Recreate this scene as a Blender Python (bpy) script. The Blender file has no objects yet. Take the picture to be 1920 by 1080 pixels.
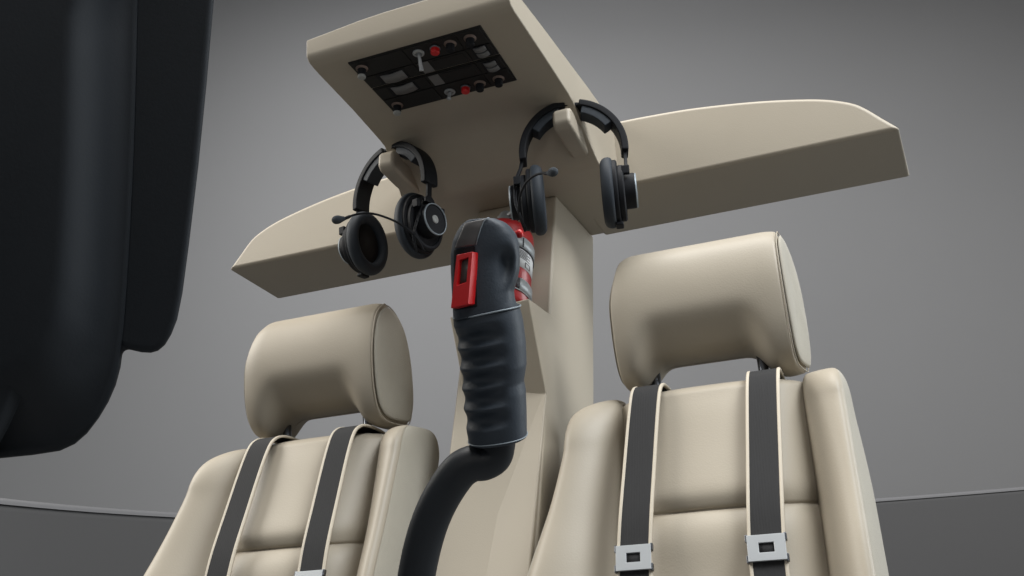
import bpy, bmesh, math, random
from mathutils import Vector, Matrix
random.seed(4)
sc = bpy.context.scene
COL = sc.collection
V = Vector
PI = math.pi

# ------------------------------------------------------------------ materials
def mat(name, col, rough=.5, metal=0., bump=0., bscale=200., var=0., vscale=6., spec=.5, coat=0., rvar=0., sheen=0.):
    m = bpy.data.materials.new(name); m.use_nodes = True
    nt = m.node_tree; N = nt.nodes; L = nt.links
    b = N['Principled BSDF']
    b.inputs['Base Color'].default_value = (*col, 1)
    b.inputs['Roughness'].default_value = rough
    b.inputs['Metallic'].default_value = metal
    b.inputs['Specular IOR Level'].default_value = spec
    b.inputs['Coat Weight'].default_value = coat
    b.inputs['Sheen Weight'].default_value = sheen
    tc = N.new('ShaderNodeTexCoord')
    if var > 0:
        n = N.new('ShaderNodeTexNoise'); n.inputs['Scale'].default_value = vscale; n.inputs['Detail'].default_value = 5
        L.new(tc.outputs['Object'], n.inputs['Vector'])
        mx = N.new('ShaderNodeMix'); mx.data_type = 'RGBA'
        mx.inputs[6].default_value = (*[c*(1-var) for c in col], 1)
        mx.inputs[7].default_value = (*[min(1, c*(1+var)) for c in col], 1)
        L.new(n.outputs['Fac'], mx.inputs[0]); L.new(mx.outputs[2], b.inputs['Base Color'])
    if rvar > 0:
        n2 = N.new('ShaderNodeTexNoise'); n2.inputs['Scale'].default_value = 14; n2.inputs['Detail'].default_value = 6
        L.new(tc.outputs['Object'], n2.inputs['Vector'])
        mr = N.new('ShaderNodeMapRange'); mr.inputs[3].default_value = rough-rvar; mr.inputs[4].default_value = rough+rvar
        L.new(n2.outputs['Fac'], mr.inputs[0]); L.new(mr.outputs[0], b.inputs['Roughness'])
    if bump > 0:
        n3 = N.new('ShaderNodeTexNoise'); n3.inputs['Scale'].default_value = bscale; n3.inputs['Detail'].default_value = 3
        L.new(tc.outputs['Object'], n3.inputs['Vector'])
        bp = N.new('ShaderNodeBump'); bp.inputs['Strength'].default_value = bump; bp.inputs['Distance'].default_value = .002
        L.new(n3.outputs['Fac'], bp.inputs['Height']); L.new(bp.outputs['Normal'], b.inputs['Normal'])
    return m

M = {}
M['leather'] = mat('leather', (.372, .330, .263), .50, spec=.42, bump=.10, bscale=420, var=.04, vscale=9, rvar=.06)
M['suede'] = mat('suede', (.36, .336, .28), .85, bump=.30, bscale=650, var=.05, vscale=40, sheen=.15, spec=.3)
M['shell'] = mat('moulded_plastic', (.372, .330, .263), .55, bump=.10, bscale=600, var=.03, vscale=7, rvar=.05)
M['trim'] = mat('strap_piping', (.52, .465, .375), .6, bump=.1, bscale=500)
M['black'] = mat('black_plastic', (.011, .012, .0145), .60, spec=.15, bump=.08, bscale=700, rvar=.06)
M['panel'] = mat('panel_black', (.010, .010, .010), .60, spec=.3, bump=.1, bscale=700, var=.1)
M['rubber'] = mat('grip_rubber', (.031, .041, .054), .55, spec=.38, bump=.10, bscale=700, rvar=.05)
M['tube'] = mat('stick_coating', (.017, .021, .026), .5, spec=.4, bump=.05, bscale=600, rvar=.05)
M['dash_blue'] = mat('dash_hood_plastic', (.020, .027, .036), .62, spec=.35, bump=.05, bscale=500)
M['pad'] = mat('pad_leatherette', (.021, .027, .035), .64, spec=.3, bump=.18, bscale=500, rvar=.05)
M['dash'] = mat('dash_plastic', (.0125, .016, .0205), .62, spec=.3, bump=.05, bscale=500)
M['metal'] = mat('brushed_metal', (.42, .44, .455), .5, metal=.3, rvar=.08)
M['steel'] = mat('dull_steel', (.32, .34, .35), .5, metal=.5, rvar=.08)
M['chrome_dark'] = mat('dark_chrome', (.16, .17, .19), .32, metal=1)
M['silver'] = mat('silver_trim', (.24, .28, .31), .45, metal=.2)
M['red'] = mat('red_plastic', (.50, .008, .010), .38, rvar=.05)
M['redpaint'] = mat('red_enamel', (.32, .007, .010), .42, coat=.2, var=.06, vscale=20, rvar=.05)
M['lens'] = mat('grey_switch', (.13, .13, .13), .45)
M['window'] = mat('display_grey', (.085, .08, .075), .35)
M['copper'] = mat('bronze_ring', (.17, .125, .105), .5, metal=.3)
M['greycap'] = mat('grey_cap', (.30, .31, .30), .5)
M['white'] = mat('label_paper', (.62, .63, .64), .55, var=.04, vscale=60)
M['ink'] = mat('label_ink', (.03, .03, .035), .6)
M['foam'] = mat('foam', (.035, .042, .050), .95, bump=.6, bscale=900)
M['cavity'] = mat('speaker_cloth', (.012, .011, .010), .9, bump=.3, bscale=900)
M['wall'] = mat('backdrop_paint', (.36, .36, .365), .8, var=.02, vscale=1.2, bump=.05, bscale=60)
M['lowwall'] = mat('low_wall_paint', (.125, .125, .127), .7, var=.03, vscale=1.5, bump=.05, bscale=60)

M['cap'] = mat('rim_highlight_grey', (.30, .30, .31), .5)  # lighter grey painting the highlight along the low wall's rim
def webbing():
    m = mat('webbing', (.030, .030, .031), .85, spec=.25)
    nt = m.node_tree; N = nt.nodes; L = nt.links; b = N['Principled BSDF']
    tc = N.new('ShaderNodeTexCoord')
    w = N.new('ShaderNodeTexWave'); w.bands_direction = 'X'; w.inputs['Scale'].default_value = 90
    w2 = N.new('ShaderNodeTexWave'); w2.bands_direction = 'Z'; w2.inputs['Scale'].default_value = 260
    L.new(tc.outputs['Object'], w.inputs['Vector']); L.new(tc.outputs['Object'], w2.inputs['Vector'])
    ad = N.new('ShaderNodeMath'); ad.operation = 'ADD'
    L.new(w.outputs['Fac'], ad.inputs[0]); L.new(w2.outputs['Fac'], ad.inputs[1])
    bp = N.new('ShaderNodeBump'); bp.inputs['Strength'].default_value = .25; bp.inputs['Distance'].default_value = .001
    L.new(ad.outputs[0], bp.inputs['Height']); L.new(bp.outputs['Normal'], b.inputs['Normal'])
    return m
M['web'] = webbing()

# ------------------------------------------------------------------ helpers
def thing(name, label, cat, loc=(0, 0, 0), group=None):
    o = bpy.data.objects.new(name, None); COL.objects.link(o)
    o.location = loc; o['label'] = label; o['category'] = cat; o.empty_display_size = .05
    if group: o['group'] = group
    return o

def wloc(o):
    p = V((0, 0, 0))
    while o: p += o.location; o = o.parent
    return p

def build(name, bm, m, parent=None, smooth=True, bevel=0, seg=3, sub=0, angle=35, flip=False, label=None):
    """link a bmesh whose vertices are in world space as ONE mesh object under parent"""
    bmesh.ops.recalc_face_normals(bm, faces=bm.faces)
    if parent:
        off = wloc(parent)
        for v in bm.verts: v.co -= off
    me = bpy.data.meshes.new(name); bm.to_mesh(me); bm.free()
    me.materials.append(m)
    for p in me.polygons: p.use_smooth = smooth
    o = bpy.data.objects.new(name, me); COL.objects.link(o)
    if parent: o.parent = parent
    if label: o['label'] = label
    if bevel:
        md = o.modifiers.new('bevel', 'BEVEL'); md.width = bevel; md.segments = seg; md.limit_method = 'ANGLE'; md.angle_limit = math.radians(angle)
    if sub:
        md = o.modifiers.new('sub', 'SUBSURF'); md.levels = sub; md.render_levels = sub
    if bevel:
        md = o.modifiers.new('wn', 'WEIGHTED_NORMAL'); md.keep_sharp = True
    return o

def structure(o): o['kind'] = 'structure'; return o

def box(bm, c, s, rot=None):
    r = bmesh.ops.create_cube(bm, size=1)
    for v in r['verts']:
        p = V((v.co.x*s[0], v.co.y*s[1], v.co.z*s[2]))
        if rot: p = rot @ p
        v.co = p + V(c)

def loft(bm, rings, closed=True, cap=True):
    vs = [[bm.verts.new(p) for p in r] for r in rings]
    n = len(rings[0])
    for a, b in zip(vs, vs[1:]):
        for i in range(n if closed else n-1):
            j = (i+1) % n
            bm.faces.new((a[i], a[j], b[j], b[i]))
    if cap and closed:
        bm.faces.new(vs[0][::-1]); bm.faces.new(vs[-1])
    return vs

def catmull(pts, n=8):
    pts = [V(p) for p in pts]
    P = [pts[0]*2-pts[1]] + pts + [pts[-1]*2-pts[-2]]
    out = []
    for i in range(1, len(P)-2):
        a, b, c, d = P[i-1:i+3]
        for k in range(n):
            t = k/n
            out.append(.5*((2*b)+(c-a)*t+(2*a-5*b+4*c-d)*t*t+(3*b-a-3*c+d)*t**3))
    out.append(pts[-1]); return out

def frames(path):
    T = []
    for i in range(len(path)):
        a = path[max(i-1, 0)]; b = path[min(i+1, len(path)-1)]
        T.append((b-a).normalized())
    ref = V((0, 0, 1)) if abs(T[0].z) < .9 else V((1, 0, 0))
    n = T[0].cross(ref).normalized(); out = []
    for t in T:
        n = (n - t*n.dot(t)).normalized(); out.append((n, t.cross(n)))
    return out

def tube(bm, path, r, seg=16):
    path = [V(p) for p in path]; rings = []
    for i, (p, (n, b)) in enumerate(zip(path, frames(path))):
        rr = r(i/(len(path)-1)) if callable(r) else r
        rings.append([p + n*math.cos(2*PI*k/seg)*rr + b*math.sin(2*PI*k/seg)*rr for k in range(seg)])
    loft(bm, rings)

def basis(axis):
    a = V(axis).normalized(); ref = V((0, 0, 1)) if abs(a.z) < .95 else V((0, 1, 0))
    u = ref.cross(a).normalized(); v = a.cross(u)      # u horizontal, v up
    return a, u, v

def lathe(bm, c, axis, prof, seg=40, su=1., sv=1., cap=True):
    """prof: (radius, height along axis) list"""
    a, u, v = basis(axis); c = V(c)
    rings = [[c + a*h + u*math.cos(2*PI*k/seg)*max(r, 1e-5)*su + v*math.sin(2*PI*k/seg)*max(r, 1e-5)*sv for k in range(seg)] for r, h in prof]
    loft(bm, rings, cap=cap)

def prism(bm, pts, d):
    """polygon pts (3d) extruded by vector d"""
    d = V(d); a = [bm.verts.new(V(p)) for p in pts]; b = [bm.verts.new(V(p)+d) for p in pts]
    bm.faces.new(a[::-1]); bm.faces.new(b)
    for i in range(len(a)):
        j = (i+1) % len(a); bm.faces.new((a[i], a[j], b[j], b[i]))

def nb(): return bmesh.new()
def lerp(a, b, t): return a+(b-a)*t
def smooth(a, b, x):
    t = min(1, max(0, (x-a)/(b-a))); return t*t*(3-2*t)
def interp(tab, x):
    if x <= tab[0][0]: return tab[0][1]
    for (x0, y0), (x1, y1) in zip(tab, tab[1:]):
        if x <= x1: return lerp(y0, y1, (x-x0)/(x1-x0))
    return tab[-1][1]

# ------------------------------------------------------------------ camera
CAM = V((.51448, -1.35631, .00315))
RX = V((.930619, .360142, -.065168)); RD = V((-.168120, .262492, -.950176)); RF = V((-.325092, .895207, .304827))
F = 1733.975
cd = bpy.data.cameras.new('camera'); co = bpy.data.objects.new('camera', cd); COL.objects.link(co)
mw = Matrix((RX, -RD, -RF)).transposed().to_4x4(); mw.translation = CAM
co.matrix_world = mw
cd.sensor_width = 36; cd.lens = F/1920*36; cd.clip_start = .01; cd.clip_end = 100
sc.camera = co
def at(px, py, D):
    """world point seen at photo pixel (px,py), D metres along the view axis: used to measure real positions"""
    return CAM + (RX*((px-960)/F) + RD*((py-540)/F) + RF)*D

# ------------------------------------------------------------------ setting
def ring_wall(name, c, prof, m, seg=160):
    bm = nb(); rings = []
    for k in range(seg):
        a = 2*PI*k/seg
        rings.append([V((c[0]+math.cos(a)*r, c[1]+math.sin(a)*r, z)) for r, z in prof])
    vs = [[bm.verts.new(p) for p in r] for r in rings]
    n = len(prof)
    for k in range(seg):
        a, b = vs[k], vs[(k+1) % seg]
        for i in range(n-1): bm.faces.new((a[i], a[i+1], b[i+1], b[i]))
    return structure(build(name, bm, m))
C0 = (1.86, 2.80); R0 = 5.09
FLOOR = -1.0
ring_wall('low_wall', C0, [(R0, FLOOR), (R0, .465)]+[(R0+.045-.045*math.cos(t), .465+.045*math.sin(t)) for t in [PI/2*i/8 for i in range(1, 9)]]+[(R0+.40, .51), (R0+.40, FLOOR)], M['lowwall'])
ring_wall('rim_highlight', C0, [(R0-.004, .495)]+[(R0+.012-.016*math.cos(t), .508+.016*math.sin(t)) for t in [PI*i/10 for i in range(11)]]+[(R0+.028, .495)], M['cap'])  # added strip, its pale colour stands in for the lit rim edge
ring_wall('backdrop', C0, [(R0+2.2, FLOOR), (R0+2.2, 7.0), (R0+1.6, 8.6), (R0, 9.6), (0.01, 10.)], M['wall'])
bm = nb(); r = bmesh.ops.create_circle(bm, cap_ends=True, radius=R0+2.3, segments=96)
for v in bm.verts: v.co += V((C0[0], C0[1], FLOOR))
structure(build('floor', bm, M['lowwall'], smooth=False))

# ------------------------------------------------------------------ overhead console
con = thing('overhead_console', 'cream moulded overhead console with side wings and black switch panels, hanging over both seats', 'overhead console', (0, .1, .66))
# wing: arched front face at y=.149, flat underside
arc = [(.10, .798), (.20, .7975), (.26, .795), (.32, .791), (.38, .784), (.44, .775), (.50, .763), (.55, .750), (.59, .733), (.611, .717), (.633, .693), (.658, .667)]
arc = [(p.x, p.z) for p in catmull([V((x, 0, z)) for x, z in arc[:-1]], 4)] + [arc[-1]]
for s in (1, -1):
    bm = nb()
    base = [(.10, .667)]
    front = [V((s*x, .149, z)) for x, z in arc] + [V((s*.10, .667, 0))]
    front[-1] = V((s*.10, .149, .667))
    back = []
    for x, z in arc[:-1]: back.append(V((s*(x+.02*(x/.658)), .355, z+.01)))
    back.append(V((s*.677, .352, .658))); back.append(V((s*.10, .352, .658)))
    loft(bm, [front, back])
    build('wing', bm, M['shell'], con, bevel=.007, seg=4, angle=28)
# console pod and riser
def podring(y, zb, zt, hw, arch):
    ht = .163+.048*(y+.3205)
    pts = [V((-hw, y, zb)), V((hw, y, zb)), V((ht, y, zt))]
    for t in (.7, .44, .2, -.2, -.44, -.7): pts.append(V((ht*t, y, zt+arch*interp([(0, 1), (.2, .97), (.44, .80), (.7, .42), (1, 0)], abs(t)))))
    pts.append(V((-ht, y, zt)))
    return pts
bm = nb()
loft(bm, [podring(-.3205, .7785, .801, .163, .0095), podring(-.3185, .7710, .801, .163, .0095), podring(-.312, .7655, .801, .163, .0095), podring(-.300, .7630, .8012, .1632, .0095), podring(-.28, .7613, .8015, .164, .0095),
          podring(-.18, .7533, .803, .167, .0095), podring(-.085, .7425, .803, .1705, .0095), podring(-.065, .7385, .803, .171, .0095), podring(-.050, .7280, .803, .1725, .0095), podring(-.036, .7135, .803, .1735, .0095),
          podring(.012, .672, .803, .1805, .0095), podring(.026, .6635, .803, .182, .0095), podring(.045, .662, .802, .183, .0095), podring(.16, .660, .797, .186, .01)])
build('pod', bm, M['shell'], con, bevel=.008, seg=4, angle=40)
bm = nb(); box(bm, (0, .25, .72), (.30, .20, .115)); build('rear_cover', bm, M['shell'], con, bevel=.006)
# hooks
for s in (1, -1):
    prof = [(.02, .673), (-.04, .6765), (-.084, .6825), (-.0925, .691), (-.0895, .713), (-.080, .720), (-.066, .7185), (-.05, .711), (.02, .706)]
    bm = nb(); prism(bm, [V((s*.1415, y, z)) for y, z in prof], (s*.030, 0, 0))
    build('headset_hook', bm, M['shell'], con, bevel=.0088, seg=5, angle=32)

# switch panels on the sloping underside
PY0, PZ0, PY1, PZ1 = -.2935, .7620, -.149, .7504
U = V((1, 0, 0)); W = V((0, PY1-PY0, PZ1-PZ0)).normalized(); Nn = U.cross(W).normalized()
if Nn.z > 0: Nn = -Nn
PL = math.hypot(PY1-PY0, PZ1-PZ0)
def pp(u, w, h=0): return V((0, PY0, PZ0)) + U*u + W*w + Nn*h
def plate(bm, u0, u1, w0, w1, h0, h1):
    prism(bm, [pp(u0, w0, h0), pp(u1, w0, h0), pp(u1, w1, h0), pp(u0, w1, h0)], Nn*(h1-h0))
def knob(panel, u, w, cap):
    bm = nb(); lathe(bm, pp(u, w, .0025), Nn, [(.0095, 0), (.0095, .001), (.0068, .0035), (.0068, .001)], 24); k0 = build('knob_collar', bm, M['copper'], panel, bevel=.0004)
    bm = nb(); lathe(bm, pp(u, w, .003), Nn, [(.0062, 0), (.0062, .012), (.0055, .013)], 24); build('knob', bm, M['black'], panel, bevel=.0006)
    if cap:
        bm = nb(); lathe(bm, pp(u, w, .016), Nn, [(.0062, 0), (.0062, .003), (.005, .0042)], 24); build('knob_cap', bm, M['greycap'], panel, bevel=.0005)
def switch_panel(w0, w1, mirror, long_toggle, name_label):
    def ww(t): return (w0 + (w1-w0)*t) if not mirror else (w1 - (w1-w0)*t)   # t=0 at the outer edge, 1 at the shared seam
    def pl(bm, u0, u1, t0, t1, h0, h1):
        a, b = sorted((ww(t0), ww(t1))); plate(bm, u0, u1, a, b, h0, h1)
    bm = nb()
    pl(bm, -.108, .108, 0, 1, -.004, .0016)
    p = build('switch_panel', bm, M['panel'], con, bevel=.0006, smooth=False); p['label'] = name_label
    bm = nb()      # raised sub plates leaving grooves
    for u0, u1, t0, t1 in [(-.105, -.019, .03, .53), (-.105, -.019, .57, .97), (-.0165, .066, .03, .53), (-.0165, .066, .57, .97), (.0685, .105, .03, .53), (.0685, .105, .57, .97)]:
        pl(bm, u0, u1, t0, t1, .0014, .0030)
    build('face_plate', bm, M['panel'], p, bevel=.0004, smooth=False)
    bm = nb(); pl(bm, .010, .060, .62, .93, .0026, .0038); build('cover_plate', bm, M['panel'], p, bevel=.0004, smooth=False)
    # rocker rows: one wide curved, one square, two small curved
    def rocker(u0, u1, t0, t1, bow):
        bm = nb(); n = 10; top = []; bot = []
        for i in range(n+1):
            f = i/n; u = lerp(u0, u1, f); h = .0036 + bow*(1-abs(2*f-1)**2)
            a, b = ww(t0), ww(t1)
            top.append((pp(u, a, h), pp(u, b, h)))
        vs = [(bm.verts.new(a), bm.verts.new(b), bm.verts.new(a-Nn*.003), bm.verts.new(b-Nn*.003)) for a, b in top]
        for x, y in zip(vs, vs[1:]):
            bm.faces.new((x[0], y[0], y[1], x[1])); bm.faces.new((x[2], x[3], y[3], y[2])); bm.faces.new((x[0], x[2], y[2], y[0])); bm.faces.new((x[1], y[1], y[3], x[3]))
        bm.faces.new((vs[0][0], vs[0][1], vs[0][3], vs[0][2])); bm.faces.new((vs[-1][0], vs[-1][2], vs[-1][3], vs[-1][1]))
        build('rocker', bm, M['lens'], p)
    bm = nb(); pl(bm, -.085, -.037, .60, .94, .0026, .0034); build('rocker_bezel', bm, M['black'], p, smooth=False)
    rocker(-.079, -.041, .64, .92, .0035)
    bm = nb(); pl(bm, -.013, .004, .58, .95, .0028, .0036); build('indicator', bm, M['lens'], p, bevel=.0003, smooth=False)
    bm = nb(); pl(bm, .074, .100, .55, .93, .0026, .0034); build('rocker_bezel', bm, M['black'], p, smooth=False)
    rocker(.0775, .0965, .58, .72, .003); rocker(.0775, .0965, .76, .90, .003)
    # row of controls near the outer edge
    knob(p, -.094 if not mirror else -.092, ww(.25), True)
    bm = nb(); u = .001; w = ww(.25)
    lathe(bm, pp(u, w, .003), Nn, [(.0088, 0), (.0088, .0018), (.0068, .0026), (.0048, .0026), (.0048, .001)], 28); build('toggle_collar', bm, M['steel'], p, bevel=.0003)
    bm = nb(); tip = (Nn*.026 + W*.010) if long_toggle else (Nn*.017 - W*.004)
    tube(bm, [pp(u, w, .002), pp(u, w, .002)+tip*.5, pp(u, w, .002)+tip*.96, pp(u, w, .002)+tip], lambda t: .0022+.0014*t, 14)
    build('toggle_lever', bm, M['metal'], p)
    bm = nb(); lathe(bm, pp(.028, w, .003), Nn, [(.0082, 0), (.0082, .0016), (.0072, .0022)], 28); build('button_collar', bm, M['chrome_dark'], p)
    bm = nb(); lathe(bm, pp(.028, w, .003), Nn, [(.0066, 0), (.0066, .0085), (.0056, .0098)], 28); build('push_button', bm, M['red'], p, bevel=.0006)
    knob(p, .0525, w, False); knob(p, .084, w, False)
    return p
half = PL/2
switch_panel(0, half-.0013, False, True, 'front black switch panel with the long metal toggle')
switch_panel(half+.0013, PL, True, False, 'rear black switch panel with the short metal toggle')

# ------------------------------------------------------------------ centre column
colm = thing('centre_column', 'cream pillar between the seats with a shelf niche for the extinguisher', 'column', (0, .1, -.18))
# side profile (y,z) front then back ; upper pillar
bm = nb()
zs = [(.662, .113, .353), (.402, .016, .270), (.28, -.03, .232), (.10, -.10, .175), (-.18, -.22, .085)]
prof = [(yf, z) for z, yf, yb in zs] + [(yb, z) for z, yf, yb in reversed(zs)]
prism(bm, [V((-.0768, y, z)) for y, z in prof], (.1536, 0, 0))
build('pillar', bm, M['shell'], colm, bevel=.005, seg=3, angle=30)
# shelf box in front of the pillar, tapering to a narrow front
bm = nb()
def fr(z, xl, yl, xr, yr, yb): return [V((xl, yl, z)), V((xr, yr, z)), V((.0775, yb, z)), V((-.0775, yb, z))]
loft(bm, [fr(-.18, -.050, -.214, .068, -.2339, -.10), fr(.277, -.0655, -.008, .0772, -.0320, .08),
          fr(.3945, -.066, -.050, .0772, -.0741, .09), fr(.4165, -.0668, -.056, .0772, -.0802, .09)])
build('shelf', bm, M['shell'], colm, bevel=.0025, seg=3, angle=14)

# ------------------------------------------------------------------ fire extinguisher
ax = V((0, .36, 1)).normalized(); eb = V((.004, -.024, .419))
ext = thing('fire_extinguisher', 'small red fire extinguisher strapped upright on the shelf of the cream column', 'fire extinguisher', eb)
bm = nb(); H = .176; r0 = .0505
prof = [(.03, 0), (r0-.004, .001), (r0, .006), (r0, H-.03)] + [(r0*math.cos(t)+.0, H-.03+.034*math.sin(t)) for t in [PI/2*i/8 for i in range(1, 7)]] + [(.013, H+.003), (.013, H+.010)]
lathe(bm, eb, ax, prof, 56); build('cylinder', bm, M['redpaint'], ext)
bm = nb(); lathe(bm, eb+ax*(H+.010), ax, [(.016, 0), (.016, .012), (.012, .014), (.012, .022)], 24); build('valve', bm, M['steel'], ext, bevel=.001)
a_, u_, v_ = basis(ax)
bm = nb(); tp = eb+ax*(H+.024)
tube(bm, [tp+V((-.012, .0, -.006)), tp+V((.010, -.012, 0)), tp+V((.034, -.026, .002)), tp+V((.046, -.032, -.003))], .0045, 12); build('lever', bm, M['steel'], ext)
bm = nb(); tube(bm, [tp+V((-.03, 0, -.014)), tp+V((0, -.008, -.012)), tp+V((.03, -.022, -.012))], .005, 12); build('carry_handle', bm, M['black'], ext)
def band(name, h0, h1, m, r=r0+.002, a0=0, a1=2*PI, parent=ext, cut=48, th=.0012):
    bm = nb(); full = abs(a1-a0-2*PI) < 1e-3; rings = []
    for k in range(cut+1):
        a = lerp(a0, a1, k/cut); d = u_*math.cos(a)+v_*math.sin(a)
        rings.append([eb+ax*h0+d*r, eb+ax*h1+d*r, eb+ax*h1+d*(r+th), eb+ax*h0+d*(r+th)])
    if full: rings = rings[:-1]+[rings[0]]
    loft(bm, rings, cap=not full)
    if full: bmesh.ops.remove_doubles(bm, verts=bm.verts, dist=1e-6)
    return build(name, bm, m, parent)
# angle of the direction that faces the camera
tc = (CAM-eb).normalized(); ca = math.atan2(tc.dot(v_), tc.dot(u_))
lab = band('paper_label', .066, .112, M['white'], r=r0+.0003, a0=ca-.2, a1=ca+1.5, th=.0004)
s1 = band('clamp_strap', .104, .127, M['steel'], r=r0+.0012)
s2 = band('clamp_strap', .020, .043, M['steel'], r=r0+.0012, a0=ca+.62, a1=ca+3.4)
band('strap_edge', .1022, .1042, M['ink'], r=r0+.0014); band('strap_edge', .0183, .0202, M['steel'], r=r0+.0008)
for k in range(6): band('label_text', .098-.0028*k, .0993-.0028*k, M['ink'], r=r0+.0009, a0=ca+.55, a1=ca+(1.05 if k % 2 else .9), cut=8, th=.0002, parent=lab)
for h0, h1, a0, a1 in [(.070, .0712, .80, 1.08), (.0788, .080, .80, 1.08), (.0712, .0788, .80, .84), (.0712, .0788, 1.04, 1.08)]:
    band('label_mark', h0, h1, M['ink'], r=r0+.0009, a0=ca+a0, a1=ca+a1, cut=6, th=.0002, parent=lab)
for k in (0, 1):
    band('strap_slot', .106, .125, M['ink'], r=r0+.0026, a0=ca+.62+.0*k, a1=ca+.66, cut=3, th=.0004, parent=s1)
band('strap_slot', .021, .042, M['ink'], r=r0+.0016, a0=ca+.50, a1=ca+.615, cut=3, th=.0004)

# ------------------------------------------------------------------ seats
SX = .322
def seat_front(z):    # y of the seam of the bolster
    return interp([(-.15, -.26), (-.05, -.212), (.027, -.182), (.07, -.157), (.131, -.127), (.205, -.092), (.237, -.073), (.252, -.052)], z)
GY = [(-.15, -.21), (0, -.135), (.08, -.098), (.16, -.075), (.25, -.050)]       # groove
CY = [(-.15, -.235), (0, -.180), (.03, -.176), (.07, -.160), (.077, -.156), (.10, -.149), (.16, -.118), (.22, -.090), (.25, -.072)]
def bolster(sx, parent):
    cx = SX
    bm = nb(); rings = []
    zs = [-.15, -.10, -.05, 0, .04, .08, .12, .16, .19, .21] if sx > 0 else [-.15, -.10, -.05, 0, .04, .08, .12, .15, .175]
    for z in zs:
        ys = seat_front(z); yg = interp(GY, z); w = interp([(0, .0095), (.1, .0095), (.2, .003)], z)
        fl = interp([(-.15, .09), (0, .060), (.1, .034), (.2, .016), (.24, .004)], z) if sx < 0 else 0
        sec = [(.124, yg+.030), (.128, yg+.012), (.1295, yg-.004), (.1345, lerp(yg, ys-.012, .28)), (.143, lerp(yg, ys-.012, .55)), (.154, lerp(yg, ys-.012, .80)), (.166, lerp(yg, ys-.012, .97)), (.1755, ys-.012), (.1805, ys-.004),
               (.1815, ys+.0015), (.1795, ys+.0028), (.1822, ys+.0045), (.184+w*.5, ys+.03), (.186+w, ys+.075), (.185+w, ys+.12), (.176+w, ys+.150), (.155, ys+.158), (.135, ys+.152), (.124, ys+.10)]
        rings.append([V((cx+sx*(x+fl*max(0, x-.128)/.055), y, z)) for x, y in sec])
    # rounded top: shrink towards a ridge while tilting back
    base = rings[-1]
    zt = .256; z0 = zs[-1]
    for k in range(1, 9):
        t = PI/2*k/8; zz = z0+(zt-z0)*math.sin(t); sh = math.cos(t); ring = []
        for p in base:
            fx = .52+.48*max(sh, .0)**.55; fy = .34+.66*sh**.75
            c = V((cx+sx*.152, -.005, 0))
            ring.append(V((c.x+(p.x-c.x)*fx, c.y+(p.y-c.y)*fy+.20*(zz-z0), zz - 2.6*max(0, sx*(p.x-cx)-.128)**2*(sx < 0)*math.sin(t))))
        rings.append(ring)
    loft(bm, rings)
    o = build('side_bolster', bm, M['leather'], parent, sub=2)
    o.data.materials.append(M['suede'])
    n = len(base)
    for k, p in enumerate(o.data.polygons):
        if k < (len(rings)-1)*n and 10 <= k % n <= 15: p.material_index = 1
    return o
def cushion(name, za, zb, parent, top=False):
    """central back cushion with one sewn crease, pillowed at its edges"""
    bm = nb(); nx = 25; rows = []
    path = [za, -.12, -.08, -.05, -.02, .01, .035, .052, .062, .069, .0735, .0755, .077, .0785, .0805, .085, .092, .102, .118, .14, .165, .19, .215, zb]
    for k, z in enumerate(path):
        row = []
        for i in range(nx):
            f = i/(nx-1)*2-1; x = .135*f
            yc = interp(CY, z); yg = interp(GY, z)
            y = lerp(yg+.030, yc, .5*(1-abs(f)**5)+.5*(1-abs(f)**2.6))
            dz = abs(z-.077)
            y += .009*(1-smooth(-.004, .024, dz)) + .005*max(0, 1-dz/.003)
            row.append(V((SX+x, y, z)))
        rows.append(row)
    if top:      # roll the top edge over to the rear
        last = rows[-1]
        for k in range(1, 9):
            t = PI*.62*k/8
            rows.append([V((p.x, p.y+.055*(1-math.cos(t)), p.z+.020*math.sin(t)*(1-.35*abs((p.x-SX)/.135)**4))) for p in last])
    back = [V((p.x, .085, p.z-.01)) for p in rows[-1]]
    rows.append(back); rows.append([V((p.x, .085, za)) for p in rows[0]])
    loft(bm, rows, closed=False)
    return build(name, bm, M['leather'], parent, sub=1)

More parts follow.
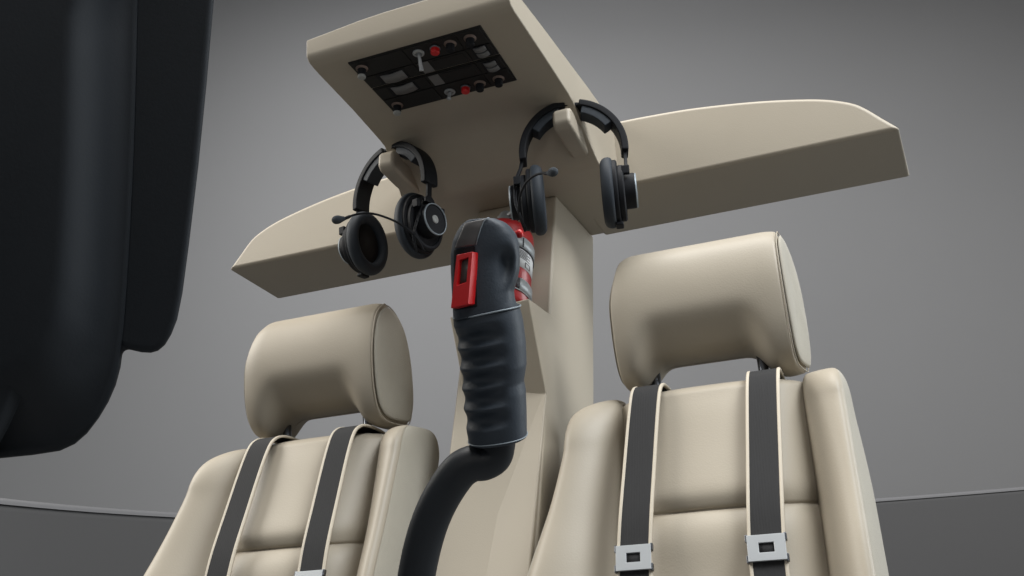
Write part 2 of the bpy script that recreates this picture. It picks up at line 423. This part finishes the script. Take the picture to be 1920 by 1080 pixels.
HRP = [(-.030, .4725), (-.053, .452), (-.067, .419), (-.073, .380), (-.071, .332), (-.063, .298), (-.051, .278), (-.030, .265), (.007, .262), (.034, .267), (.046, .300), (.0455, .346), (.037, .396), (.020, .440), (-.006, .466)]
def headrest(parent):
    prof = catmull([V((0, y, z)) for y, z in HRP+[HRP[0]]], 3)[:-1]
    bm = nb(); rings = []
    xs = [-.125, -.122, -.117, -.109, -.10, -.09, -.08, -.07, -.06, -.045, -.03, -.015, 0, .015, .03, .045, .06, .07, .08, .09, .10, .109, .117, .122, .125]
    cy, cz = -.012, .365
    for x in xs:
        s = 1-smooth(.058, .100, abs(x)); ring = []
        e = max(0, (abs(x)-.102)/.023); k = 1-.040*e**2.2
        if x < 0: e = max(0, (abs(x)-.092)/.033); k = 1-.085*e**2.2
        for p in prof:
            y, z = p.y, p.z
            if z < .375: 
                q = (.375-z)/(.375-.262)
                z = .375-(.375-z)*(1-.33*s)
                if y < .0: y = y + s*.024*smooth(.1, 1., q)
            y = cy+(y-cy)*k; z = cz+(z-cz)*k
            # outer edges sweep in near the top on the far side
            ring.append(V((SX+x+(.012*smooth(-.06, .045, y)*(x/.125)**3 if x > 0 else .013*smooth(.38, .475, z)*(x/-.125)**3), y, z)))
        rings.append(ring)
    loft(bm, rings)
    hr = build('headrest', bm, M['leather'], parent, sub=1)
    for sx in (1, -1):
        kk = .950 if sx > 0 else .905
        ring0 = [V((SX+sx*.1245, cy+(p.y-cy)*kk, cz+(p.z-cz)*kk)) for p in prof]
        if sx > 0:
            for p in ring0: p.x += .012*smooth(-.06, .045, p.y)
        else:
            for p in ring0: p.x += .015*smooth(.38, .475, p.z)
        rr = [ring0]
        for k, (f, d) in enumerate([(.97, .004), (.88, .0075), (.6, .0095), (.25, .0102)]):
            rr.append([V((p.x+sx*d*(1 if sx > 0 else .35), cy+(p.y-cy)*f, cz+(p.z-cz)*f)) for p in ring0])
        bm = nb(); loft(bm, rr); build('side_panel', bm, M['suede'], hr, sub=1)
        if sx < 0: continue
        bm = nb(); pth = [V((p.x+sx*.0006, cy+(p.y-cy)*1.012, cz+(p.z-cz)*1.006)) for p in ring0]; tube(bm, pth+[pth[0]], .0009, 8); build('piping', bm, M['leather'], hr)
    for x in (-.080, .077):
        bm = nb(); tube(bm, [V((SX+x, .002, .20)), V((SX+x, -.002, .25)), V((SX+x, -.006, .32))], .0075, 18); build('post', bm, M['chrome_dark'], hr)
    return hr
seat = thing('cockpit_seat', 'cream leather high-back seat to the right of the pillar', 'seat', (SX, 0, -.15), 'cream leather cockpit seats')
cushion('back_cushion', -.15, .236, seat, True)
bolster(1, seat); bolster(-1, seat); headrest(seat)
def copy_tree(o, parent=None):
    c = o.copy(); COL.objects.link(c)
    if parent: c.parent = parent
    for ch in list(o.children): copy_tree(ch, c)
    return c
seat2 = copy_tree(seat); seat2.location.x -= .648
seat2['label'] = 'cream leather high-back seat to the left of the pillar, partly behind the curved control stick'

# ------------------------------------------------------------------ shoulder straps
def strap(x_top, x_low, label, buckle_z=.0225):
    t = thing('shoulder_strap', label, 'seat strap', (x_top, -.1, .05), 'shoulder straps over the seat backs')
    P = [(.060, .225), (.020, .252), (-.02, .2605), (-.055, .2615), (-.078, .255), (-.095, .240), (-.118, .200), (-.150, .135), (-.178, .077), (-.194, .033), (-.212, -.02), (-.238, -.10)]
    pts = catmull([V((0, y, z)) for y, z in P], 5)
    def X(z): return lerp(x_top, x_low, smooth(.26, -.0, z) if False else min(1, max(0, (.25-z)/.22)))
    hw = .0188; th = .0011
    fr_ = []
    for i, p in enumerate(pts):
        a = pts[max(i-1, 0)]; b = pts[min(i+1, len(pts)-1)]; d = (b-a).normalized()
        n = V((0, d.z, -d.y));  n = n if n.y < 0 or (abs(n.y) < .6 and n.z > 0) else -n
        fr_.append((V((X(p.z), p.y, p.z)), n))
    bm = nb(); loft(bm, [[p+V((-hw, 0, 0))+n*th, p+V((hw, 0, 0))+n*th, p+V((hw, 0, 0))-n*th, p+V((-hw, 0, 0))-n*th] for p, n in fr_])
    build('webbing', bm, M['web'], t, bevel=.0004)
    for s in (1, -1):
        bm = nb(); rings = []
        for p, n in fr_:
            c = p+V((s*(hw+.0012), 0, 0)); w = .0023; h = .0020
            rings.append([c+V((-w, 0, 0))+n*h*.5, c+V((-w*.5, 0, 0))+n*h, c+V((w*.5, 0, 0))+n*h, c+V((w, 0, 0))+n*h*.3, c+V((w, 0, 0))-n*h, c+V((-w, 0, 0))-n*h])
        loft(bm, rings); build('edge_trim', bm, M['trim'], t)
    # buckle: plate with a rectangular hole and side lugs
    i = min(range(len(pts)), key=lambda k: abs(pts[k].z-buckle_z))
    p, n = fr_[i]; d = (fr_[i+1][0]-fr_[i-1][0]); d.x = 0; d.normalize(); ux = V((1, 0, 0))
    bm = nb(); w, h = .0222, .0158
    ho = [(-w, -h), (w, -h), (w, h), (-w, h)]; hi = [(-.0088, -.0058), (.0088, -.0058), (.0088, .0058), (-.0088, .0058)]
    def q(a, hh): return p+ux*a[0]+d*a[1]+n*hh
    f0, f1 = .0030, .0062
    vo = [[bm.verts.new(q(a, f)) for a in ho] for f in (f0, f1)]; vi = [[bm.verts.new(q(a, f)) for a in hi] for f in (f0, f1)]
    for k in range(4):
        j = (k+1) % 4
        bm.faces.new((vo[1][k], vo[1][j], vi[1][j], vi[1][k])); bm.faces.new((vo[0][k], vi[0][k], vi[0][j], vo[0][j]))
        bm.faces.new((vo[0][k], vo[0][j], vo[1][j], vo[1][k])); bm.faces.new((vi[0][k], vi[1][k], vi[1][j], vi[0][j]))
    bk = build('buckle', bm, M['metal'], t, bevel=.0007)
    bm = nb(); box(bm, p+n*.0024, (.022, .0026, .016), Matrix((ux, n, d)).transposed()); build('tongue', bm, M['web'], bk)
    for s in (1, -1):
        bm = nb()
        for dd in (-.0125, .0125): box(bm, p+ux*s*(w+.0002)+d*dd+n*.002, (.0035, .0065, .009), Matrix((ux, n, d)).transposed())
        build('lug', bm, M['chrome_dark'], bk, bevel=.0007)
    return t
strap(.243, .229, 'black strap with cream edges and buckle on the right seat, nearer the pillar')
strap(.404, .389, 'black strap with cream edges and buckle on the right seat, farther from the pillar')
strap(-.244, -.236, 'black strap with cream edges on the left seat, nearer the control stick', .024)
strap(-.398, -.397, 'black strap with cream edges on the left seat, farther from the control stick', -.06)

# ------------------------------------------------------------------ headsets
def headset(s, label):
    def P(x, y, z): return V((s*x, y, z))
    root = thing('headset', label, 'headset', (s*.161, -.055, .645), 'headsets hanging from the hooks')
    e1 = V((math.cos(.29), math.sin(.29), 0)); e2 = V((0, .06, 1)).normalized(); e3 = e1.cross(e2).normalized()   # e3 roughly +/-y
    O = V((.1615, -.053, .652))
    def mx(v): return V((s*v.x, v.y, v.z))
    def arcp(a, r): return O + e1*(math.cos(a)*(.0815+r)) + e2*(math.sin(a)*(.0865+r))
    def arcband(name, a0, a1, r0, r1, w, m, bev, parent, n=28):
        bm = nb(); rings = []
        for k in range(n+1):
            a = lerp(a0, a1, k/n)
            rings.append([mx(arcp(a, r1)-e3*w), mx(arcp(a, r1)+e3*w), mx(arcp(a, r0)+e3*w), mx(arcp(a, r0)-e3*w)])
        loft(bm, rings); return build(name, bm, m, parent, bevel=bev, angle=40)
    hb = arcband('headband', math.radians(96), math.radians(186), -.0055, .0055, .0160, M['black'], .002, root)
    hb2 = arcband('headband', math.radians(-6), math.radians(80), -.0055, .0055, .0160, M['black'], .002, root)
    arcband('band_hinge', math.radians(79), math.radians(97), -.004, .001, .012, M['black'], .001, root, 8)
    arcband('band_cushion', math.radians(104), math.radians(147), -.0185, -.0050, .0138, M['pad'], .003, root)
    arcband('band_cushion', math.radians(33), math.radians(76), -.0185, -.0050, .0138, M['pad'], .003, root)
    for c, axd, inner in ((V((.2125, -.056, .571)), V((.965, .20, -.02)), False), (V((.1065, -.085, .571)), V((-.95, -.27, 0)), True)):
        axd.normalize(); axm = V((s*axd.x, axd.y, axd.z)); cm = mx(c)
        # ear pad : rounded ring
        bm = nb(); a, u, v = basis(axm); rings = []
        nseg = 48; ra, rb = .0475, .0570
        sec = [(1., -.006), (1.0, .004), (.95, .010), (.72, .0115), (.62, .006), (.60, -.004), (.66, -.0145), (.78, -.0175), (.92, -.0155)]
        for k in range(nseg):
            t = 2*PI*k/nseg
            rings.append([cm + u*math.cos(t)*ra*f + v*math.sin(t)*rb*f + a*(h*.72+.002) for f, h in sec])
        rings.append(rings[0]); loft(bm, rings, cap=False); bmesh.ops.remove_doubles(bm, verts=bm.verts, dist=1e-6)
        cup = nb()
        lathe(cup, cm, axm, [(.046, .006), (.0475, .009), (.0475, .014), (.0455, .016)], 48, .9, 1.08)
        cupo = build('ear_cup', cup, M['black'], root, bevel=.001)
        build('ear_pad', bm, M['pad'], cupo, sub=1)
        bm = nb(); lathe(bm, cm, axm, [(.036, .002), (.036, .004), (.001, .0035)], 40, .84, 1); build('speaker_cloth', bm, M['cavity'], cupo)
        bm = nb()
        lathe(bm, cm-v*.003, axm, [(.041, .015), (.0425, .018), (.0425, .0235), (.040, .0255), (.036, .0255), (.0355, .022)], 48, .93, 1.05)
        build('cup_step', bm, M['black'], cupo, bevel=.0006)
        bm = nb(); dc = cm - v*.0005
        lathe(bm, dc, axm, [(.0280, .020), (.0275, .040), (.0262, .0425), (.0240, .0428), (.0235, .0415), (.001, .0415)], 48)
        dk = build('end_cap', bm, M['black'], cupo, bevel=.0004)
        bm = nb(); lathe(bm, dc, axm, [(.0270, .0415), (.0265, .0438), (.0252, .0438), (.0250, .0415)], 56, cap=False); build('silver_ring', bm, M['silver'], cupo)
        bm = nb(); lathe(bm, dc, axm, [(.0072, .0413), (.0070, .0427), (.001, .0430)], 32); build('centre_disc', bm, M['greycap'], cupo)
        # side latch on the cup
        for sg in (1, -1):
            bm = nb(); ang = PI*.5+sg*.95
            box(bm, cm+u*math.cos(ang)*.0365+v*math.sin(ang)*.0385+axm*.029, (.008, .012, .014), Matrix((u, axm, v)).transposed()); build('latch', bm, M['black'], cupo, bevel=.0015)
        # arm from the band end to the cup
        top = mx(arcp(math.radians(-5 if not inner else 185), 0)); mid = cm+axm*.030+v*.043; low = cm+axm*.032+v*.030
        bm = nb(); rings = []
        for q_, wd in ((top+V((0, 0, .01)), .0055), (lerp(top, mid, .5), .005), (mid, .005), (lerp(mid, low, .4), .010), (low, .012)):
            h = (V((s*e3.x, e3.y, e3.z))).normalized()*wd; k = V((s*e1.x, e1.y, e1.z))*.0025
            rings.append([q_-h-k, q_+h-k, q_+h+k, q_-h+k])
        loft(bm, rings); build('yoke_arm', bm, M['black'], root, bevel=.001)
        if not inner:
            bm = nb(); box(bm, cm-v*.055+axm*.013, (.020, .012, .006), Matrix((u, axm, v)).transposed()); build('cable_socket', bm, M['black'], cupo, bevel=.002)
    # microphone boom from the inner cup
    path = catmull([P(.086, -.100, .518), P(.088, -.126, .535), P(.100, -.155, .549), P(.118, -.180, .557), P(.135, -.193, .5605), P(.152, -.203, .558), P(.166, -.213, .550)], 6)
    bm = nb(); tube(bm, path, lambda t: .0018 if t < .9 else .0026, 12); boom = build('microphone_boom', bm, M['black'], root)
    bm = nb(); lathe(bm, P(.163, -.211, .5515), V((s*.6, -.4, -.15)), [(.001, 0), (.0034, .0015), (.0040, .005), (.0056, .008), (.0070, .012), (.0066, .017), (.0045, .0205), (.001, .022)], 24); build('foam_windscreen', bm, M['foam'], boom, sub=1)
    for k in range(2):
        path = catmull([P(.079+.004*k, -.113, .60-.01*k), P(.082+.003*k, -.128, .56), P(.088+.003*k, -.130, .535-.004*k), P(.093, -.112, .514)], 6)
        bm = nb(); tube(bm, path, .0011, 8); build('cable', bm, M['black'], root)
    return root
headset(1, 'black headset on the right hook, its ear cups seen edge-on')
headset(-1, 'black headset on the left hook, showing its hollow ear pad and silver ringed cup')

# ------------------------------------------------------------------ control stick in the foreground
D = .62
def g(px, py, dz=0): return at(px, py, D) + RF*dz
stick = thing('control_stick', 'curved black control stick with ribbed rubber grip and red trigger, upright in the foreground', 'control stick', g(775, 1180))
K = D/F
path = catmull([g(938, 800), g(934, 836), g(927, 856), g(908, 867), g(886, 869), g(862, 883), g(836, 918), g(813, 962), g(795, 1015), g(781, 1080), g(772, 1150), g(768, 1300, -.02), g(768, 1500, -.06)], 8)
bm = nb(); tube(bm, path, lambda t: (31+4.5*min(1, t*2.2))*K, 32); build('tube', bm, M['tube'], stick)
LG = [(592, 851), (606, 851), (622, 854.5), (640, 857), (655, 861.5), (672, 860.5), (690, 861.5), (704, 865), (720, 865.5), (738, 867), (752, 870), (770, 869.5), (788, 871), (805, 874.5), (816, 876.5), (826, 880)]
RG = [(574, 975), (600, 981), (640, 986), (680, 987.5), (700, 984.5), (712, 982.5), (730, 986), (770, 987.5), (808, 988)]
def gy(x, y): return 0
def grip_ring(t, n=64):
    """t 0 top .. 1 bottom of the rubber sleeve; the rims slope down to the left of the picture"""
    yl = lerp(601, 827, t); yr = lerp(574, 812, t)
    xl = interp([(0, 850.5), (.05, 851), (.25, 859), (.5, 865), (.75, 870), (.93, 876), (1, 879)], t)
    xr = interp(RG, yr)
    c = V(((xl+xr)/2, (yl+yr)/2)); a = (xr-xl)/2; b = a*1.12
    ring = []
    for k in range(n):
        th = 2*PI*k/n; cx, sy = math.cos(th), math.sin(th)      # th=0 right, pi left, sy>0 towards the camera
        e = .80
        X = a*math.copysign(abs(cx)**e, cx); Yd = b*math.copysign(abs(sy)**e, sy)
        # scalloped finger grooves around the left front
        ang = math.atan2(sy, cx)
        wgt = smooth(1.10, 1.9, ang) if ang > 0 else smooth(-2.5, -3.05, ang)
        amp = lerp(.32, .08, smooth(1.7, 3.0, abs(ang)))
        ph = (t-.065)/.82*5
        gro = 0
        if 0 < ph < 5: gro = (math.sin(PI*(ph % 1)))**1.3
        f = 1-.075*wgt*gro; fy = 1-.30*wgt*gro
        # two flat facets
        px = c.x + X*f*(1 if cx < 0 else 1)
        py = lerp(yl, yr, smooth(-.35, 1.15, (X+a)/(2*a)) if t < .1 else lerp((X+a)/(2*a), 0, 0)) + 6*sy*.6
        p = at(px, py, D) - RF*(Yd*fy*K)
        ring.append(p)
    return ring
bm = nb(); rings = [grip_ring(i/80) for i in range(81)]
def shrink(r, f, d): 
    c = sum(r, V())/len(r); return [c+(p-c)*f+d for p in r]
dn = -RD*K
rings = [shrink(rings[0], .93, dn*1.5), shrink(rings[0], .985, dn*.6)]+rings+[shrink(rings[-1], .985, -dn*3.5), shrink(rings[-1], .90, -dn*6), shrink(rings[-1], .72, -dn*7)]
loft(bm, rings); grip = build('rubber_sleeve', bm, M['rubber'], stick)
for t_, w in ((0.0, 1.7), (.995, 1.1)):
    r = shrink(grip_ring(t_), 1.014, dn*(2. if t_ == 0 else -1)); bm = nb(); tube(bm, r+[r[0]], w*K, 8); build('silver_line', bm, M['silver'], grip)
# head
HL = [(412, 884), (418, 872), (425, 864), (436, 857), (452, 849.5), (478, 845.5), (510, 846), (560, 848.5), (604, 851)]
HR_ = [(408, 912), (412, 930), (418, 948), (427, 958), (440, 968), (456, 973.5), (480, 975), (505, 974.5), (525, 970), (545, 964), (562, 966), (584, 977)]
def head_ring(i, n=64, N=46):
    t = i/N
    yl = lerp(417, 601, t); yr = lerp(413, 574, t)
    yl = lerp(yl, 416, 0); xl = interp(HL, yl); xr = interp(HR_, yr)
    c = (xl+xr)/2; a = (xr-xl)/2; b = interp([(0, 60), (.06, 63), (.2, 65), (.5, 67), (1, 70)], t)
    ring = []
    for k in range(n):
        th = 2*PI*k/n; cx, sy = math.cos(th), math.sin(th); e = .66
        X = a*math.copysign(abs(cx)**e, cx); Yd = b*math.copysign(abs(sy)**e, sy)
        ang = math.atan2(sy, cx)
        px = c+X
        # thumb scoop on the right front
        w = math.exp(-((ang-1.08)/.30)**2)*math.exp(-((t-.47)/(.12 if t < .47 else .25))**2)
        Yd -= 23*w
        w2 = math.exp(-((ang-.50)/.32)**2)*math.exp(-((t-.80)/.10)**2)
        Yd -= 3*w2
        ring.append(at(px, lerp(yl, yr, (X+a)/(2*a)), D) - RF*(Yd*K))
    return ring
N = 46
rings = [head_ring(i) for i in range(N+1)]
rings = [shrink(rings[0], .78, dn*1.6), shrink(rings[0], .93, dn*1.2), shrink(rings[0], .985, dn*.5)]+rings
bm = nb(); loft(bm, rings); head = build('grip_head', bm, M['rubber'], stick)
fd = -RF   # towards the camera
def hp(px, py, depth): return at(px, py, D) + fd*(depth*K)
# glossy strip on the front of the head
def front(px, py):
    """depth (towards the camera) of the head's surface at a photo position, in pixel units"""
    t = min(1, max(0, (py-417)/184)); xl = interp(HL, py); xr = interp(HR_, min(584, py-(py-413)*.0)); c = (xl+xr)/2; a = (xr-xl)/2
    b = interp([(0, 60), (.06, 63), (.2, 65), (.5, 67), (1, 70)], t); x = max(-.98, min(.98, (px-c)/a))
    e = .64; cx = abs(x)**(1/e); sy = math.sqrt(max(0, 1-cx*cx)); return b*sy**e
def patch(bm, quad, lift, th, nu=10, nv=12):
    """curved plate following the head surface; quad corners (tl,tr,br,bl) in photo pixels"""
    top = []; 
    for j in range(nv+1):
        row = []
        for i in range(nu+1):
            a = V(quad[0]).lerp(V(quad[1]), i/nu); b = V(quad[3]).lerp(V(quad[2]), i/nu); p = a.lerp(b, j/nv)
            row.append((p.x, p.y, front(p.x, p.y)+lift))
        top.append(row)
    A = [[bm.verts.new(hp(*q)) for q in row] for row in top]; B = [[bm.verts.new(hp(q[0], q[1], q[2]-th)) for q in row] for row in top]
    for j in range(nv):
        for i in range(nu):
            bm.faces.new((A[j][i], A[j][i+1], A[j+1][i+1], A[j+1][i])); bm.faces.new((B[j][i], B[j+1][i], B[j+1][i+1], B[j][i+1]))
    edge = [(0, i) for i in range(nu)]+[(j, nu) for j in range(nv)]+[(nv, i) for i in range(nu, 0, -1)]+[(j, 0) for j in range(nv, 0, -1)]
    for k in range(len(edge)):
        (a, b), (c, d) = edge[k], edge[(k+1) % len(edge)]
        bm.faces.new((A[a][b], B[a][b], B[c][d], A[c][d]))
M['gloss'] = mat('grip_front_plate', (.070, .066, .066), .42, rvar=.05)
bm = nb(); patch(bm, [(874, 421), (911, 415), (894, 463), (855, 468)], 2.4, 10); build('front_plate', bm, M['gloss'], head, bevel=.0008)
bm = nb(); tube(bm, [hp(x, y, front(x, y)+2.6) for x, y in [(895.5, 462), (899, 448), (904, 432), (909, 420), (914, 414.5), (919, 413)]], 1.0*K, 8); build('silver_line', bm, M['silver'], head)
bm = nb(); patch(bm, [(854, 470), (894, 464), (898, 574), (853, 582)], 1.2, 8); build('trigger_recess', bm, M['black'], head, bevel=.0015)
# red trigger: a frame with a window, standing proud and swung out at its lower end
SIDE = (RX*11 + RD*1)/19
def tq(u, v, h):
    """u across 0..1, v down 0..1"""
    tl, tr, br, bl = V((861, 481)), V((889, 475)), V((882, 569)), V((851, 576.5))
    p = tl.lerp(tr, u).lerp(bl.lerp(br, u), v); return hp(p.x, p.y, front(874, 480)+17+8*v+h) - SIDE*((h-3)*K)
bm = nb()
def fbox(u0, u1, v0, v1, h0, h1):
    prism(bm, [tq(u0, v0, h0), tq(u1, v0, h0), tq(u1, v1, h0), tq(u0, v1, h0)], (fd-SIDE)*((h1-h0)*K))
h0, h1 = -16, 3
o_ = [(0, 0), (1, 0), (1, 1), (0, 1)]; i_ = [(.21, .11), (.78, .09), (.78, .56), (.21, .58)]
vo = [[bm.verts.new(tq(u, v, h)) for u, v in o_] for h in (h0, h1)]; vi = [[bm.verts.new(tq(u, v, h)) for u, v in i_] for h in (h0, h1)]
for k in range(4):
    j = (k+1) % 4
    bm.faces.new((vo[1][k], vo[1][j], vi[1][j], vi[1][k])); bm.faces.new((vo[0][k], vi[0][k], vi[0][j], vo[0][j]))
    bm.faces.new((vo[0][k], vo[0][j], vo[1][j], vo[1][k])); bm.faces.new((vi[0][k], vi[1][k], vi[1][j], vi[0][j]))
trig = build('red_trigger', bm, M['red'], head, bevel=.0005)
bm = nb(); fbox(.12, .88, .05, .62, -9, -5); build('trigger_window', bm, M['window'], trig)
bm = nb(); lathe(bm, hp(966, 440, -6), (RX*.9-RD*.2+fd*.15), [(7*K, 0), (7*K, 6*K), (8.5*K, 7*K), (8.5*K, 12*K), (6*K, 14.5*K), (.5*K, 15.5*K)], 24); build('red_button', bm, M['red'], head, sub=1)

# ------------------------------------------------------------------ instrument panel, near left edge
ip = thing('instrument_panel', 'large dark instrument panel hood with rounded lower corners, at the left edge', 'instrument panel', (-.10, -.85, .10))
def extr(name, pts, D0, th, m, bev, seg=6, ang=40):
    bm = nb(); q = [at(x, y, D0) for x, y in pts]
    prism(bm, q, (at(250, 500, 1)-CAM).normalized()*th); return build(name, bm, m, ip, bevel=bev, seg=seg, angle=ang)
outline = [(-420, -260), (433, -260), (402, 0), (389, 150), (373, 310), (355, 460), (343, 550), (333, 600), (322, 628), (310, 648), (297, 659), (283, 663), (266, 662), (248, 658), (231, 653),
        (226, 690), (217, 724), (203, 756), (185, 786), (163, 815), (140, 835), (112, 848), (60, 856), (0, 862), (-120, 878), (-420, 900)]
extr('panel_shell', outline, .62, .20, M['dash'], .006, ang=50)  # unseen depth behind the face added to keep left light off the grip
def relief(name, pts, D0, depth, inset, cen, root=None):
    """a soft swelling of the panel face: it leaves the face tangentially, so no hard rim shows"""
    cen = V(cen); rings = []
    P = catmull([V((x, y, 0)) for x, y in pts], 5)
    rings.append([at(p.x, p.y, root or D0+.006) for p in P])
    for k in range(15):
        u = k/14; f = 1-inset*u
        rings.append([at(*(cen+(V((p.x, p.y))-cen)*f), D0-.0004-depth*smooth(0, 1, u)) for p in P])
    bm = nb(); loft(bm, rings); return build(name, bm, M['dash'], ip)
relief('centre_swelling', [(-420, -250), (262, -250), (258, 0), (250, 300), (236, 560), (226, 655), (216, 705), (200, 748), (180, 786), (156, 815), (132, 832), (104, 843), (54, 851), (-6, 857), (-120, 870), (-420, 890)], .6195, .036, .24, (-330, 150))
relief('side_pedestal', [(-420, 470), (-200, 525), (-60, 548), (30, 553), (76, 556), (84, 566), (80, 600), (70, 650), (56, 700), (42, 740), (22, 788), (-6, 840), (-60, 930), (-420, 1150)], .596, .006, .10, (-330, 900), .625)

# ------------------------------------------------------------------ light
w = bpy.data.worlds.new('World'); sc.world = w; w.use_nodes = True
bg = w.node_tree.nodes['Background']; bg.inputs[0].default_value = (.84, .79, .72, 1); bg.inputs[1].default_value = .11
def area(name, loc, target, size, power, col, sy=None):
    l = bpy.data.lights.new(name, 'AREA'); l.shape = 'RECTANGLE'; l.size = size; l.size_y = sy or size; l.energy = power; l.color = col
    o = bpy.data.objects.new(name, l); COL.objects.link(o); o.location = loc
    o.rotation_euler = (V(target)-V(loc)).to_track_quat('-Z', 'Y').to_euler(); return o
area('left_softbox', (-2.6, -.75, 2.1), (0, -.05, .40), 1.8, 100, (1, .965, .90))
area('right_softbox', (2.4, -.95, 2.8), (.1, -.05, .35), 1.6, 150, (.95, .98, 1.0))
area('low_fill', (1.7, -2.8, -.25), (0, 0, .6), 1.6, 27, (1, .93, .83))
area('front_fill', (.75, -2.9, .65), (0, 0, .4), 1.0, 8, (1, .96, .90))
area('column_side_fill', (2.7, 1.35, .75), (.05, .15, .35), 1.2, 36, (.93, .98, 1.0))  # added unseen lamp, brightens the right side of the column
area('top_softbox', (0, -.45, 4.0), (0, -.1, 0), 2.2, 150, (1, .98, .95))
def spot(name, loc, target, power, ang, blend=1., r=.5):
    l = bpy.data.lights.new(name, 'SPOT'); l.energy = power; l.spot_size = math.radians(ang); l.spot_blend = blend; l.shadow_soft_size = r
    o = bpy.data.objects.new(name, l); COL.objects.link(o); o.location = loc
    o.rotation_euler = (V(target)-V(loc)).to_track_quat('-Z', 'Y').to_euler(); return o
spot('backdrop_lamp', (-.6, 2.2, 6.5), (-1.4, 9.6, 1.2), 1560, 114)

sc.view_settings.view_transform = 'Standard'; sc.view_settings.look = 'None'
sc.view_settings.exposure = 0; sc.view_settings.gamma = 1
sc.render.engine = 'CYCLES'
sc.cycles.max_bounces = 8; sc.cycles.diffuse_bounces = 5
